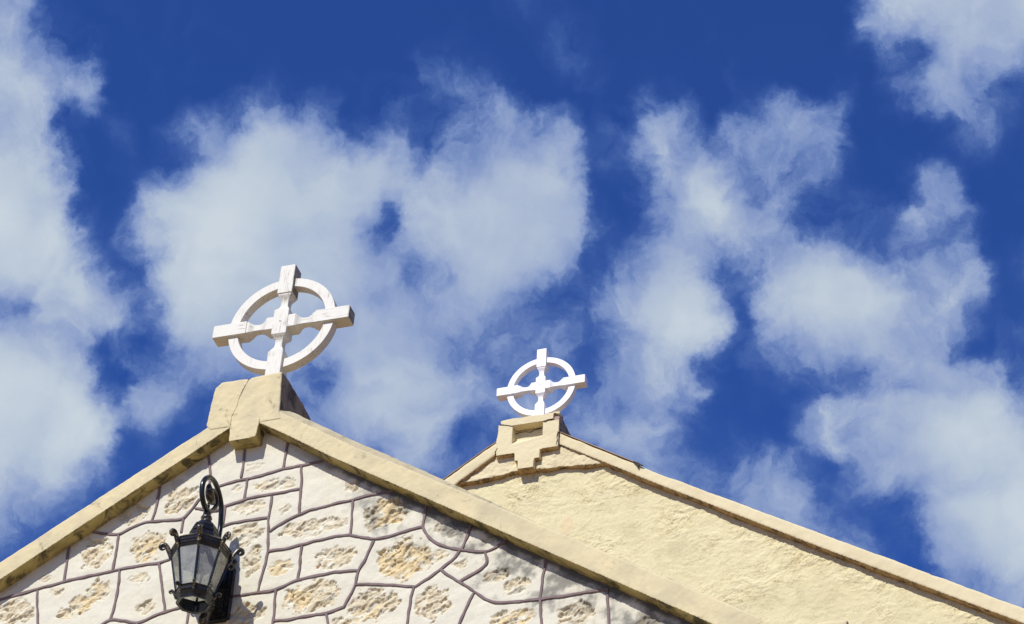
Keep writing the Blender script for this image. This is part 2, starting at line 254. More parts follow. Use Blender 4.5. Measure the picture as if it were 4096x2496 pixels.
def glass_mat(name, milk, tint):
    m, N, b, P = material(name)
    out = N.n['Material Output']; N.n.remove(b)
    tr = N.new('ShaderNodeBsdfTransparent'); tr.inputs[0].default_value = tint
    gl = N.new('ShaderNodeBsdfGlossy'); gl.inputs['Roughness'].default_value = .04
    df = N.new('ShaderNodeBsdfDiffuse'); df.inputs[0].default_value = (.68, .67, .58, 1)
    lw = N.new('ShaderNodeLayerWeight'); fr = N.math('MULTIPLY_ADD', N.math('POWER', lw.outputs['Facing'], 4.), .6, .045)
    s1 = N.new('ShaderNodeMixShader'); N.put(s1.inputs[0], N.mapr(N.noise(P, 22, 5, .6), .3, .8, milk*.7, milk*1.3)); N.l.new(tr.outputs[0], s1.inputs[1]); N.l.new(df.outputs[0], s1.inputs[2])
    s2 = N.new('ShaderNodeMixShader'); N.l.new(fr, s2.inputs[0]); N.l.new(s1.outputs[0], s2.inputs[1]); N.l.new(gl.outputs[0], s2.inputs[2])
    N.l.new(s2.outputs[0], out.inputs[0])
    return m
M_PANE = glass_mat('dusty_pane', .32, (.90, .91, .86, 1)); M_BULB = glass_mat('clear_bulb_glass', .05, (.9, .9, .9, 1))

def ground_mat():
    m, N, b, P = material('pale_sandy_paving')
    N.l.new(N.mix(N.noise(P, .6, 8, .6), (.23, .155, .075, 1), (.33, .225, .11, 1)), b.inputs['Base Color'])
    b.inputs['Roughness'].default_value = .95
    bump(N, b, N.noise(P, 30, 5, .6), .5, .01)
    return m

# ------------------------------------------------------------ ground
bm = bmesh.new(); bmesh.ops.create_grid(bm, x_segments=8, y_segments=8, size=600)
g = from_bm('ground', bm, ground_mat()); tag(g, kind='structure')

# ------------------------------------------------------------ shapes
def add_box(bm, x0, x1, y0, y1, z0, z1):
    v = [bm.verts.new((x, y, z)) for x in (x0, x1) for y in (y0, y1) for z in (z0, z1)]
    for f in ((0, 1, 3, 2), (4, 6, 7, 5), (0, 4, 5, 1), (2, 3, 7, 6), (0, 2, 6, 4), (1, 5, 7, 3)): bm.faces.new([v[i] for i in f])
    return v
def add_prism(bm, poly, y0, y1):
    a = [bm.verts.new((x, y0, z)) for x, z in poly]; b = [bm.verts.new((x, y1, z)) for x, z in poly]
    n = len(poly); bm.faces.new(a); bm.faces.new(b[::-1])
    for i in range(n): bm.faces.new([a[i], b[i], b[(i+1) % n], a[(i+1) % n]])
def weather(o, voxel, amp, size, seed=0, smooth_it=2, fine=0.):
    """turn a blocky shape into one worn piece of plaster: remesh, soften, then push the skin about"""
    r = o.modifiers.new('worn', 'REMESH'); r.mode = 'VOXEL'; r.voxel_size = voxel; r.adaptivity = 0
    if smooth_it:
        s = o.modifiers.new('soft', 'SMOOTH'); s.factor = .5; s.iterations = smooth_it
    for k, (a, sz) in enumerate(((amp, size), (fine, size*.22))):
        if a:
            t = bpy.data.textures.new('lumps', 'CLOUDS'); t.noise_scale = sz; t.noise_depth = 4
            e = o.modifiers.new('lumps', 'DISPLACE'); e.texture = t; e.strength = a; e.mid_level = .5; e.texture_coords = 'LOCAL'
    # evaluate to a plain mesh
    dg = bpy.context.evaluated_depsgraph_get(); dg.update()
    me = bpy.data.meshes.new_from_object(o.evaluated_get(dg)); old = o.data; o.modifiers.clear()
    mats = list(old.materials); o.data = me
    me.materials.clear()
    for m in mats: me.materials.append(m)
    me.polygons.foreach_set('use_smooth', [True]*len(me.polygons))
    return o
def face_slots(o, fn):
    me = o.data; n = len(me.polygons); c = np.zeros(n*3); nn = np.zeros(n*3)
    me.polygons.foreach_get('center', c); me.polygons.foreach_get('normal', nn)
    me.polygons.foreach_set('material_index', fn(c.reshape(-1, 3), nn.reshape(-1, 3)).astype(np.int32)); me.update()

def grid_mesh(name, X, Z, Ydisp, col, yplane, keep, mat, parent):
    ny, nx = X.shape
    P = np.stack([X, yplane-Ydisp, Z], -1).reshape(-1, 3)
    idx = np.arange(ny*nx).reshape(ny, nx)
    q = np.stack([idx[:-1, :-1], idx[:-1, 1:], idx[1:, 1:], idx[1:, :-1]], -1)[keep].reshape(-1, 4)
    used = np.unique(q); mp = np.full(ny*nx, -1); mp[used] = np.arange(len(used)); q = mp[q]; P = P[used]; c = col.reshape(-1, 3)[used]
    me = bpy.data.meshes.new(name); me.vertices.add(len(P)); me.vertices.foreach_set('co', P.ravel())
    me.loops.add(q.size); me.loops.foreach_set('vertex_index', q.ravel().astype(np.int32))
    me.polygons.add(len(q)); me.polygons.foreach_set('loop_start', np.arange(0, q.size, 4, dtype=np.int32))
    me.update(calc_edges=True)
    a = me.color_attributes.new('paint', 'FLOAT_COLOR', 'POINT')
    a.data.foreach_set('color', np.concatenate([c, np.ones((len(c), 1))], 1).ravel().astype(np.float32))
    me.polygons.foreach_set('use_smooth', [True]*len(me.polygons))
    return link(name, me, mat, parent)

# ------------------------------------------------------------ front building
MORTAR=[[[-1.671,10.006],[-1.609,10.021],[-1.475,10.046],[-1.35,10.064],[-1.169,10.093],[-0.986,10.108],[-0.825,10.117],[-0.779,10.127],[-0.613,10.135],[-0.503,10.133],[-0.428,10.152]],[[-1.176,10.402],[-1.176,10.373],[-1.164,10.096]],[[-0.585,10.751],[-0.582,10.62],[-0.603,10.477]],[[-0.28,10.96],[-0.247,10.871],[-0.232,10.761],[-0.218,10.606]],[[-0.01,10.937],[-0.003,10.793],[-0.007,10.711]],[[0.289,10.938],[0.286,10.802],[0.279,10.73]],[[-1.058,10.464],[-1.035,10.455],[-0.934,10.427],[-0.828,10.398],[-0.726,10.451],[-0.639,10.472],[-0.495,10.46],[-0.377,10.446],[-0.325,10.519],[-0.282,10.588]],[[-0.828,10.398],[-0.824,10.242],[-0.823,10.128]],[[-0.377,10.446],[-0.384,10.35]],[[-0.304,10.518],[-0.238,10.499],[-0.145,10.466],[-0.103,10.5]],[[-0.151,10.667],[-0.064,10.686],[0.039,10.691],[0.182,10.714],[0.279,10.73],[0.397,10.738],[0.499,10.743],[0.555,10.749],[0.575,10.754]],[[0.035,10.686],[0.039,10.609],[0.038,10.534]],[[-0.103,10.5],[-0.042,10.513],[0.038,10.534],[0.161,10.542],[0.305,10.541],[0.427,10.555]],[[0.408,10.728],[0.427,10.555],[0.431,10.44],[0.434,10.348]],[[-0.092,10.498],[-0.091,10.411],[-0.093,10.343]],[[-0.113,10.34],[-0.063,10.357],[0.039,10.361],[0.142,10.362],[0.219,10.36]],[[0.23,10.525],[0.23,10.416],[0.224,10.36]],[[0.224,10.36],[0.239,10.232],[0.252,10.101]],[[0.249,10.248],[0.294,10.286],[0.351,10.316],[0.439,10.347],[0.527,10.378],[0.627,10.39],[0.774,10.403],[0.919,10.421],[1.033,10.42],[1.061,10.424]],[[0.253,10.098],[0.355,10.101],[0.464,10.118],[0.573,10.134],[0.702,10.141],[0.799,10.137]],[[0.475,10.11],[0.478,9.993],[0.48,9.861]],[[0.253,10.098],[0.243,9.986],[0.226,9.878],[0.218,9.797]],[[0.029,9.798],[0.1,9.799],[0.218,9.797],[0.345,9.803],[0.473,9.857],[0.581,9.868],[0.719,9.87],[0.825,9.868],[0.879,9.865]],[[0.34,9.801],[0.342,9.697],[0.347,9.525]],[[0.346,9.579],[0.465,9.572],[0.611,9.583],[0.699,9.58],[0.813,9.611]],[[0.695,9.576],[0.725,9.471]],[[-1.348,10.056],[-1.326,9.934],[-1.288,9.761]],[[-0.772,10.115],[-0.763,9.995],[-0.767,9.829],[-0.775,9.753]],[[-0.5,10.129],[-0.472,10.029],[-0.431,9.856],[-0.403,9.759]],[[-0.865,9.7],[-0.775,9.753],[-0.683,9.727],[-0.586,9.693],[-0.508,9.719],[-0.403,9.759],[-0.311,9.767],[-0.211,9.78]],[[-0.242,9.751],[-0.236,9.599]],[[-0.211,9.78],[0.029,9.798]],[[-0.586,9.693],[-0.568,9.647]],[[0.796,10.403],[0.8,10.263],[0.803,10.134]],[[1.293,10.299],[1.29,10.204],[1.282,10.12]],[[0.799,10.137],[0.881,10.106],[0.968,10.074],[1.061,10.082],[1.153,10.104],[1.282,10.12]],[[1.282,10.12],[1.305,10.064],[1.366,9.992],[1.433,9.95],[1.537,9.907],[1.629,9.886],[1.703,9.864],[1.748,9.879],[1.827,9.918]],[[1.599,10.079],[1.577,9.989],[1.55,9.91]],[[1.537,9.904],[1.504,9.851],[1.426,9.786],[1.348,9.732],[1.264,9.688]],[[1.264,9.688],[1.157,9.713],[1.025,9.74],[0.875,9.763]],[[1.255,9.685],[1.241,9.57],[1.232,9.402]],[[1.426,9.781],[1.475,9.733],[1.552,9.675],[1.652,9.589],[1.722,9.529],[1.787,9.491],[1.921,9.484],[2.062,9.476],[2.185,9.474],[2.36,9.478],[2.486,9.477]],[[1.703,9.864],[1.726,9.78],[1.683,9.746],[1.622,9.715],[1.552,9.675]],[[1.647,9.585],[1.616,9.515],[1.559,9.355]],[[2.092,9.784],[2.081,9.675],[2.072,9.566],[2.067,9.475],[2.072,9.407],[2.085,9.278]],[[2.478,9.475],[2.489,9.365],[2.499,9.209]],[[0.964,10.066],[0.923,9.947],[0.88,9.86],[0.87,9.769],[0.837,9.671],[0.81,9.614]],[[2.488,9.215],[2.668,9.183],[2.922,9.172],[3.173,9.131]]]
PATCH=[[-0.419,10.593,0.12,0.109,1.0],[-0.751,10.543,0.105,0.085,0.7],[-0.975,10.289,0.121,0.108,1.0],[-0.603,10.276,0.109,0.119,0.8],[-1.311,10.141,0.044,0.03,0.5],[-1.014,9.899,0.098,0.07,0.8],[-0.911,9.973,0.076,0.094,0.8],[-1.12,9.848,0.065,0.046,0.7],[-1.206,10.034,0.055,0.035,0.5],[-1.481,9.912,0.133,0.118,0.8],[-0.618,10.035,0.075,0.047,0.6],[-0.551,9.803,0.064,0.051,0.7],[-0.026,10.632,0.038,0.027,0.4],[0.236,10.611,0.138,0.054,0.6],[0.073,10.465,0.117,0.05,0.6],[0.33,10.411,0.042,0.041,0.5],[0.083,10.257,0.116,0.094,0.7],[0.151,10.033,0.063,0.115,0.8],[0.35,9.969,0.072,0.068,0.7],[0.532,10.241,0.217,0.064,0.7],[0.708,9.979,0.152,0.079,0.8],[0.587,9.715,0.171,0.122,0.9],[0.07,10.78,0.065,0.03,0.3],[0.149,9.65,0.123,0.078,0.8],[0.804,9.501,0.069,0.043,0.7],[0.777,10.51,0.059,0.045,0.9],[1.018,10.259,0.145,0.109,1.0],[1.405,10.09,0.047,0.037,0.5],[1.492,10.034,0.047,0.032,0.5],[1.179,9.896,0.179,0.138,1.0],[1.392,9.884,0.066,0.047,0.5],[1.553,9.802,0.056,0.036,0.7],[1.785,9.69,0.091,0.046,0.8],[1.906,9.601,0.091,0.051,0.8],[1.716,9.956,0.046,0.026,0.6],[1.388,9.549,0.102,0.118,0.9],[1.001,9.596,0.169,0.114,1.0],[0.703,9.712,0.057,0.058,0.7],[1.882,9.377,0.152,0.06,0.8],[2.286,9.347,0.114,0.079,1.0],[2.727,9.224,0.069,0.039,0.7]]
# front lower / upper edges of the raking coping, as (x, z)
LBOT = [(-3.95, 8.60), (-1.575, 10.107), (-.933, 10.513), (-.284, 10.925), (-.083, 11.056), (-.06, 11.06)]
LTOP = [(-3.95, 8.756), (-1.602, 10.243), (-.244, 11.089), (-.22, 11.104)]
RBOT = [(.1, 11.06), (.12, 11.052), (.30, 10.937), (.648, 10.694), (1.825, 9.935), (2.918, 9.23), (3.95, 8.563)]
RTOP = [(.2, 11.155), (.253, 11.115), (.633, 10.855), (.854, 10.708), (1.931, 10.031), (2.917, 9.405), (3.95, 8.749)]
BOT = LBOT+[(0, 11.03)]+RBOT
def zline(x, L): return np.interp(x, [p[0] for p in L], [p[1] for p in L])

def seg_dist(X, Z, lines):
    D = np.full(X.shape, 9.)
    for L in lines:
        for (ax, az), (bx, bz) in zip(L[:-1], L[1:]):
            pad = .12
            sx = (X[0] > min(ax, bx)-pad) & (X[0] < max(ax, bx)+pad); sz = (Z[:, 0] > min(az, bz)-pad) & (Z[:, 0] < max(az, bz)+pad)
            if not sx.any() or not sz.any(): continue
            s = np.ix_(sz, sx); x = X[s]; z = Z[s]; dx, dz = bx-ax, bz-az; q = dx*dx+dz*dz+1e-9
            t = np.clip(((x-ax)*dx+(z-az)*dz)/q, 0, 1)
            D[s] = np.minimum(D[s], np.hypot(x-ax-t*dx, z-az-t*dz))
    return D
WALL_Y = .1
def wall_fields(X, Z):
    d = seg_dist(X, Z, MORTAR)
    h = fbm(X, Z, 2.2, 3, 1)*.012+fbm(X, Z, 14, 3, 2)*.003
    h = h-.003*np.exp(-(d/.013)**2)
    m = np.zeros_like(X); wob = fbm(X, Z, 11, 6, 5, .68)
    for cx, cz, rx, rz, s in PATCH:
        r = np.hypot((X-cx)/rx, (Z-cz)/rz)+wob*.95
        m = np.maximum(m, sstep(r, 1.02, .9)*min(1, s+.15))
    m *= sstep(d, .014, .035)
    def steps(q, n, w=.1):
        q = q*n; f = np.floor(q); return (f+sstep(q-f, .5-w, .5+w))/n
    wx = X+fbm(X, Z, 7, 3, 15)*.05; wz = Z+fbm(X, Z, 7, 3, 16)*.05
    A1 = (wx*.86+wz*.5)*.62; A2 = (-wx*.5+wz*.86)*1.5      # ledges run up to the right
    crag = fbm(A1, A2, 13, 6, 11, .55)
    fine = fbm(A1*1.3, A2, 42, 4, 23, .6)
    h = h+m*(steps(crag, 5)*.030+crag*.006+steps(fine, 2)*.006-.007)
    hole = sstep(fbm(X, Z, 13, 4, 31), .40, .55)*m
    h = h-hole*.016
    # paint: white lime paint, bare ochre stone where it has flaked
    white = np.array([.69, .655, .51]); tone = fbm(X, Z, 3, 5, 41)[..., None]
    c = white*(1+.05*tone)
    warm = sstep(fbm(X, Z, 5, 5, 43), .0, .5)[..., None]*.25
    c = c*(1-warm)+warm*(L3(232, 218, 184)*.84)
    bare = (m*sstep(fbm(A1, A2, 15, 6, 51, .66)+m*.16, -.02, .08))[..., None]*.92
    ochre = sstep(fbm(X, Z, 2.6, 4, 57), -.02, .3)[..., None]
    stone = L3(221, 206, 170)*.84*(1-ochre)+L3(230, 206, 152)*.84*ochre
    grey = sstep(fbm(X, Z, 12, 4, 59), .15, .45)[..., None]*.35
    stone = (stone*(1-grey)+L3(176, 164, 138)*.8*grey)*(1+.16*fbm(X, Z, 45, 3, 61)[..., None])
    c = c*(1-bare)+stone*bare
    deep = hole[..., None]*.75*sstep(fbm(X, Z, 4, 2, 77), .05, .25)[..., None]
    c = c*(1-deep)+L3(176, 120, 58)*deep
    # black mould creeping down from the right-hand coping, plus a painted shade band
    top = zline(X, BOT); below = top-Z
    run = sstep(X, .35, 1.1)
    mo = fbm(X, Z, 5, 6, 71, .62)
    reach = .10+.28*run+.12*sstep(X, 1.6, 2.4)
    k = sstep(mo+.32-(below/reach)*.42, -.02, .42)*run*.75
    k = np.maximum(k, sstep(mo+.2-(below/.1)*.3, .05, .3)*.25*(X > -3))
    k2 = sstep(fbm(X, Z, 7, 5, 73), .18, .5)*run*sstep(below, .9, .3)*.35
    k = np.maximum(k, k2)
    k = np.maximum(k, sstep(.07+mo*.08-below, -.01, .05)*sstep(X, .2, .8)*.95)[..., None]  # mould and the coping's shadow painted together along the top edge
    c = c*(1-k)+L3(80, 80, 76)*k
    return h, c, m
def build_front():
    root = empty('stone_building', (0, 0.1, 0))
    tag(root, 'gabled building in front with white painted rubble stone wall and cream raking coping', 'building')
    st = .0055
    xs = np.arange(-2.3, 3.75, st); zs = np.arange(8.75, 11.1, st); X, Z = np.meshgrid(xs, zs)
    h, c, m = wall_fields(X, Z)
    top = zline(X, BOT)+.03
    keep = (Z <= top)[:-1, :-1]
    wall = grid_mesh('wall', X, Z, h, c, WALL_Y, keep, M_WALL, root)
    # the rest of the wall, out of the picture: coarser sheets meeting the fine one
    def coarse(x0, x1, z0, z1, st=.06):
        n = max(2, int((x1-x0)/st)); k = max(2, int((z1-z0)/st))
        X, Z = np.meshgrid(np.linspace(x0, x1, n), np.linspace(z0, z1, k))
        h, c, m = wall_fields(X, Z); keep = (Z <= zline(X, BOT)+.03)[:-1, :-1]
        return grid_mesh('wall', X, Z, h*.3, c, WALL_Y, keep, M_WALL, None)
    extra = [coarse(-3.9, -2.3, 8.75, 9.9), coarse(-3.9, 3.9, 0, 8.75), coarse(3.745, 3.9, 8.75, 8.95, .02)]
    # mortar ribbons, proud of the stones
    bm = bmesh.new(); rnd = random.Random(3)
    for L in MORTAR:
        L = [Vector((x, 0, z)) for x, z in L]
        pts = []
        for a, b in zip(L[:-1], L[1:]):
            n = max(1, int((b-a).length/.02))
            for i in range(n): pts.append(a.lerp(b, i/n))
        pts.append(L[-1]); n = len(pts)
        for _ in range(3):
            pts = [pts[0]]+[(pts[i-1]+pts[i]*2+pts[i+1])/4 for i in range(1, n-1)]+[pts[-1]]
        PX = np.array([[p.x] for p in pts]); PZ = np.array([[p.z] for p in pts])
        jit = fbm(PX, PZ, 12, 2, 91)[:, 0]*.006; wd = .0078*(1+.5*fbm(PX, PZ, 17, 2, 93)[:, 0])
        base = fbm(PX, PZ, 2.2, 3, 1)[:, 0]*.012+.002
        prev = None
        for i, p in enumerate(pts):
            t = (pts[min(i+1, n-1)]-pts[max(i-1, 0)]); 
            if t.length < 1e-6: t = Vector((1, 0, 0))
            t.normalize(); s = Vector((-t.z, 0, t.x)); p = p+s*jit[i]; y = WALL_Y-base[i]; w = wd[i]
            ring = [bm.verts.new(p+s*a+Vector((0, y+b, 0))) for a, b in ((-w, .02), (-w, -.0035), (-w*.9, -.005), (w*.9, -.005), (w, -.0035), (w, .02))]
            if prev:
                for k in range(5): bm.faces.new([prev[k], prev[k+1], ring[k+1], ring[k]])
            prev = ring
    mo = from_bm('mortar', bm, M_MORTAR, None, False)
    # side and back walls and the roof slabs behind the parapet
    bm = bmesh.new()
    add_box(bm, -3.9, -3.6, .3, 5.6, 0, 8.4); add_box(bm, 3.6, 3.9, .3, 5.6, 0, 8.4)
    add_prism(bm, [(-3.9, 0), (3.9, 0), (3.9, 8.45), (0, 10.85), (-3.9, 8.45)], .16, .36)
    side = from_bm('wall', bm, M_CREAM, None)
    # one mesh for the whole wall
    dg = [wall]+extra+[mo, side]
    with bpy.context.temp_override(active_object=wall, selected_editable_objects=dg, object=wall, selected_objects=dg):
        bpy.ops.object.join()
    bm = bmesh.new()
    for s in (-1, 1):
        add_prism(bm, [(s*4.05, 8.2), (s*.0, 10.7), (0, 10.8), (s*4.05, 8.32)], .45, 5.68)
    from_bm('roof', bm, M_ROOF, root)
    return root
FRONT = build_front()

def loft(bm, stations, section):
    """section(i) -> list of (y, z) for station x"""
    prev = None
    for x in stations:
        ring = [bm.verts.new((x, y, z)) for y, z in section(x)]
        if prev:
            n = len(ring)
            for k in range(n): bm.faces.new([prev[k], prev[(k+1) % n], ring[(k+1) % n], ring[k]])
        else: bm.faces.new(ring)
        prev = ring
    bm.faces.new(prev[::-1])
def lip(x): return .055*float(sstep(np.array(x), .2, .34)*sstep(np.array(x), 2.3, .9))
def underside_fn(y_front, lo=-.45):
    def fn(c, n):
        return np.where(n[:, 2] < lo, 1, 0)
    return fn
def build_front_trim():
    for s, B, T in ((-1, LBOT, LTOP), (1, RBOT, RTOP)):
        bm = bmesh.new()
        x0, x1 = (B[0][0], -.07) if s < 0 else (.105, B[-1][0])
        def sec(x):
            b = float(zline(x, B)); t = max(float(zline(x, T)), b+.10)
            l = lip(x) if s > 0 else .0
            return [(0, b), (0, t), (.012, t+.012+l*.8), (.05, t+.012+l), (.40, t-.02+l), (.40, b-.05), (.12, b-.004)]
        loft(bm, np.linspace(x0, x1, 90), sec)
        o = from_bm('coping', bm, [M_CREAM, M_MOLD, M_LICHEN], FRONT)
        weather(o, .0075, .009, .15, smooth_it=1, fine=.004)
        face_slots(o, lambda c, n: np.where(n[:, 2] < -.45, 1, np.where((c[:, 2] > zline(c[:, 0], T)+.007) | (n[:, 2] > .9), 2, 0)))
    # pedestal: front outline as seen, 60 cm deep, left shoulder broken off
    bm = bmesh.new()
    front = [(-.232, 11.06), (-.262, 11.10), (-.239, 11.399), (-.197, 11.441), (-.02, 11.441), (.006, 11.43), (.02, 11.441), (.232, 11.452), (.252, 11.12), (.27, 11.06)]
    ys = [0, .03, .12, .2, .36, .50, .6]; lift = [0, .012, .022, .012, .012, 0, -.04]
    rings = []
    for y, l in zip(ys, lift): y = y-(.0035 if y == 0 else 0); rings.append([bm.verts.new((x, y, z+(l if z > 11.3 else 0)-(0 if z > 11.3 else y*.2))) for x, z in front])
    for a, b in zip(rings[:-1], rings[1:]):
        n = len(a)
        for i in range(n): bm.faces.new([a[i], b[i], b[(i+1) % n], a[(i+1) % n]])
    bm.faces.new(rings[0]); bm.faces.new(rings[-1][::-1])
    add_box(bm, -.10, .13, .002, .3, 11.05, 11.12)
    o = from_bm('pedestal', bm, [M_CREAM, M_CREAM_SIDE], FRONT)
    weather(o, .0065, .009, .15, smooth_it=1, fine=.004)
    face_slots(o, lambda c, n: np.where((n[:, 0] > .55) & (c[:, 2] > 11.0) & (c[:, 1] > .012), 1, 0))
    def crack(pts, w, y, parent, name='crack'):
        bm = bmesh.new(); prev = None; n = len(pts); rnd = random.Random(len(pts))
        P = []
        for a, b in zip(pts[:-1], pts[1:]):
            for i in range(4): P.append((a[0]+(b[0]-a[0])*i/4+rnd.uniform(-.002, .002), a[1]+(b[1]-a[1])*i/4+rnd.uniform(-.002, .002)))
        P.append(pts[-1]); n = len(P)
        for i, (x, z) in enumerate(P):
            ww = w*(.35+.65*rnd.random())*(1-.75*i/n)
            dx = P[min(i+1, n-1)][0]-P[max(0, i-1)][0]; dz = P[min(i+1, n-1)][1]-P[max(0, i-1)][1]; l = math.hypot(dx, dz) or 1
            sx, sz = -dz/l*ww, dx/l*ww
            r = [bm.verts.new((x-sx, y, z-sz)), bm.verts.new((x+sx, y, z+sz)), bm.verts.new((x+sx, y+.012, z+sz)), bm.verts.new((x-sx, y+.012, z-sz))]
            if prev:
                for k in range(4): bm.faces.new([prev[k], prev[(k+1) % 4], r[(k+1) % 4], r[k]])
            prev = r
        return from_bm(name, bm, M_CRACK, parent)
    crack([(-.001, 11.436), (-.008, 11.408), (-.023, 11.378), (-.037, 11.336), (-.045, 11.305), (-.053, 11.271), (-.059, 11.225), (-.074, 11.179), (-.086, 11.138), (-.087, 11.073)], .0021, -.0056, FRONT)
    # keystone block hanging below the apex
    bm = bmesh.new(); add_prism(bm, [(-.086, 11.09), (-.083, 10.934), (.108, 10.941), (.123, 11.09)], -.007, .2)
    o = from_bm('keystone', bm, [M_CREAM, M_MOLD], FRONT)
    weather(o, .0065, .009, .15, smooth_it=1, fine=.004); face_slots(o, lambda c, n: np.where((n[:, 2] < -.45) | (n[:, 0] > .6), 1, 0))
    # kneeler block at the right-hand foot of the gable
    bm = bmesh.new(); add_box(bm, 3.55, 3.912, -.01, .36, 8.35, 9.006)
    o = from_bm('kneeler', bm, [M_CREAM, M_CREAM_SIDE], FRONT)
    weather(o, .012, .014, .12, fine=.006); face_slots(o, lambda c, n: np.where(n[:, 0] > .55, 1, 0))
    bm = bmesh.new(); add_box(bm, -3.912, -3.55, -.01, .36, 8.35, 9.006)
    o = from_bm('kneeler', bm, M_CREAM, FRONT); weather(o, .012, .014, .12, fine=.006)
    return crack
CRACK = build_front_trim()

# ------------------------------------------------------------ rear building
YP, YC, YQ, YW = 5.61, 5.64, 5.665, 5.722
R2TOP = [(.2, 15.005), (.293, 14.957), (1.038, 14.476), (1.155, 14.393), (2.706, 13.452), (4.306, 12.482), (6.6, 11.09)]
R2BOT = [(.2, 14.87), (.28, 14.836), (.746, 14.538), (1.156, 14.271), (2.701, 13.305), (4.294, 12.337), (6.6, 10.93)]
L2TOP = [(-6.6, 10.6), (-.844, 14.589), (-.381, 14.911), (-.25, 14.985)]
L2BOT = [(-6.6, 10.42), (-.725, 14.517), (-.324, 14.806), (-.25, 14.85)]
def build_rear():
    root = empty('stucco_building', (0, YW, 0))
    tag(root, 'taller gabled building behind with rough yellow trowelled stucco wall and smooth yellow edge band', 'building')
    B = [(-6.6, 10.42), (-.725, 14.517), (0, 14.95), (.746, 14.538)]+R2BOT[3:]
    def fields(X, Z):
        wx = X+fbm(X, Z, 4.0, 4, 101)*.08; wz = Z+fbm(X, Z, 4.0, 4, 105)*.07
        h = fbm(X, Z, 1.5, 2, 109)*.010
        zone = .45+.9*sstep(fbm(X, Z, 1.3, 3, 191), -.25, .35)
        lines = np.zeros_like(X)
        for k, (f, a) in enumerate(((6., .0018), (10, .0022), (17, .0018))):
            n = fbm(wx*.85, wz*1.25, f, 5, 111+k*7, .6)
            for th in (-.16, .06, .27):
                h = h+a*zone*sstep(n, th, th+.018)
                lines = np.maximum(lines, np.exp(-((n-th)/.030)**2)*sstep(fbm(X, Z, 7, 3, 201+k), .0, .3))
            h = h-a*.25*zone*n
        h = h-lines*.003*zone
        c = np.array([.69, .615, .355])*(1+.04*fbm(X, Z, 2.5, 4, 151)[..., None])
        w = sstep(fbm(X, Z, 1.6, 5, 153), .05, .5)[..., None]*.5
        c = c*(1-w)+np.array([.68, .59, .32])*w
        st = np.exp(-(((X-.93)/.08)**2+((Z-13.67)/.2)**2)) if False else 0
        for cx, cz, rx, rz, s in ((.37, 14.0, .05, .10, .8), (1.366, 13.56, .13, .08, .6), (1.047, 14.225, .07, .05, .4), (.975, 13.80, .09, .1, .5), (2.6, 12.9, .2, .15, .3), (3.3, 12.6, .2, .1, .25), (2.2, 12.95, .2, .12, .35)):
            r = np.hypot((X-cx)/rx, (Z-cz)/rz)+fbm(X, Z, 8, 5, 161, .6)*1.2
            k = (sstep(r, 1.15, .95)*.55 if s > .7 else sstep(r, 1.6, .3)*s*.42)[..., None]; c = c*(1-k)+(L3(232, 205, 158)*.84 if s > .7 else L3(170, 158, 118)*.8)*k
        c = c*(1-np.array([.30, .36, .46])*(lines*np.clip(zone, .5, 1.1))[..., None])  # shade and dirt of the trowel creases put into the colour
        # grime flecks scattered over the stucco
        gr = sstep(fbm(X, Z, 24, 5, 171, .65), .26, .55)[..., None]*.22; c = c*(1-gr)+L3(180, 155, 100)*.8*gr
        return h, c
    st = .0065
    X, Z = np.meshgrid(np.arange(-1.1, 5.0, st), np.arange(11.9, 14.95, st)); h, c = fields(X, Z)
    wall = grid_mesh('wall', X, Z, h, c, YW, (Z <= zline(X, B)+.03)[:-1, :-1], M_STUCCO, root)
    def coarse(x0, x1, z0, z1):
        X, Z = np.meshgrid(np.linspace(x0, x1, int((x1-x0)/.08)+2), np.linspace(z0, z1, int((z1-z0)/.08)+2)); h, c = fields(X, Z)
        return grid_mesh('wall', X, Z, h*.3, c, YW, (Z <= zline(X, B)+.03)[:-1, :-1], M_STUCCO, None)
    ex = [coarse(-6.5, -1.1, 11.9, 14.3), coarse(4.99, 6.5, 11.9, 12.2), coarse(-6.5, 6.5, 11, 11.9), coarse(-6.5, 6.5, 0, 11)]
    bm = bmesh.new(); add_prism(bm, [(-6.5, 0), (6.5, 0), (6.5, 10.85), (0, 14.8), (-6.5, 10.4)], 5.8, 6.0)
    add_box(bm, -6.5, -6.2, 6.01, 16, 0, 10.4); add_box(bm, 6.2, 6.5, 6.01, 16, 0, 10.4)
    dg = [wall]+ex+[from_bm('wall', bm, M_YELLOW)]
    with bpy.context.temp_override(active_object=wall, selected_editable_objects=dg, object=wall, selected_objects=dg):
        bpy.ops.object.join()
    bm = bmesh.new()
    for s in (-1, 1): add_prism(bm, [(s*6.7, 10.3), (0, 14.6), (0, 14.7), (s*6.7, 10.42)], 6.12, 16.2)
    from_bm('roof', bm, M_ROOF, root)
    for s, Bt, T in ((-1, L2BOT, L2TOP), (1, R2BOT, R2TOP)):
        bm = bmesh.new()
        def sec(x):
            b = float(zline(x, Bt)); t = float(zline(x, T))
            y0 = YC if s > 0 else YC-.008
            return [(y0, b), (y0, t), (YC+.02, t+.006), (YC+.46, t+.006), (YC+.46, b-.06), (YC+.09, b-.003)]
        x0, x1 = (-6.6, -.2) if s < 0 else (.2, 6.6)
        loft(bm, np.linspace(x0, x1, 120), sec)
        o = from_bm('coping', bm, [M_YELLOW, M_YELLOW_UNDER], root); weather(o, .014, .016, .35, fine=.008); face_slots(o, underside_fn(0, -.45))
        # thin roofing membrane lapped over the top edge
        bm = bmesh.new()
        loft(bm, np.linspace(x0, -.31, 80) if s < 0 else np.linspace(.30, 1.03, 30), lambda x: [(YC-.012, float(zline(x, T))+.004), (YC-.012, float(zline(x, T))+.0105), (YC+.44, float(zline(x, T))+.02), (YC+.44, float(zline(x, T))+.008)])
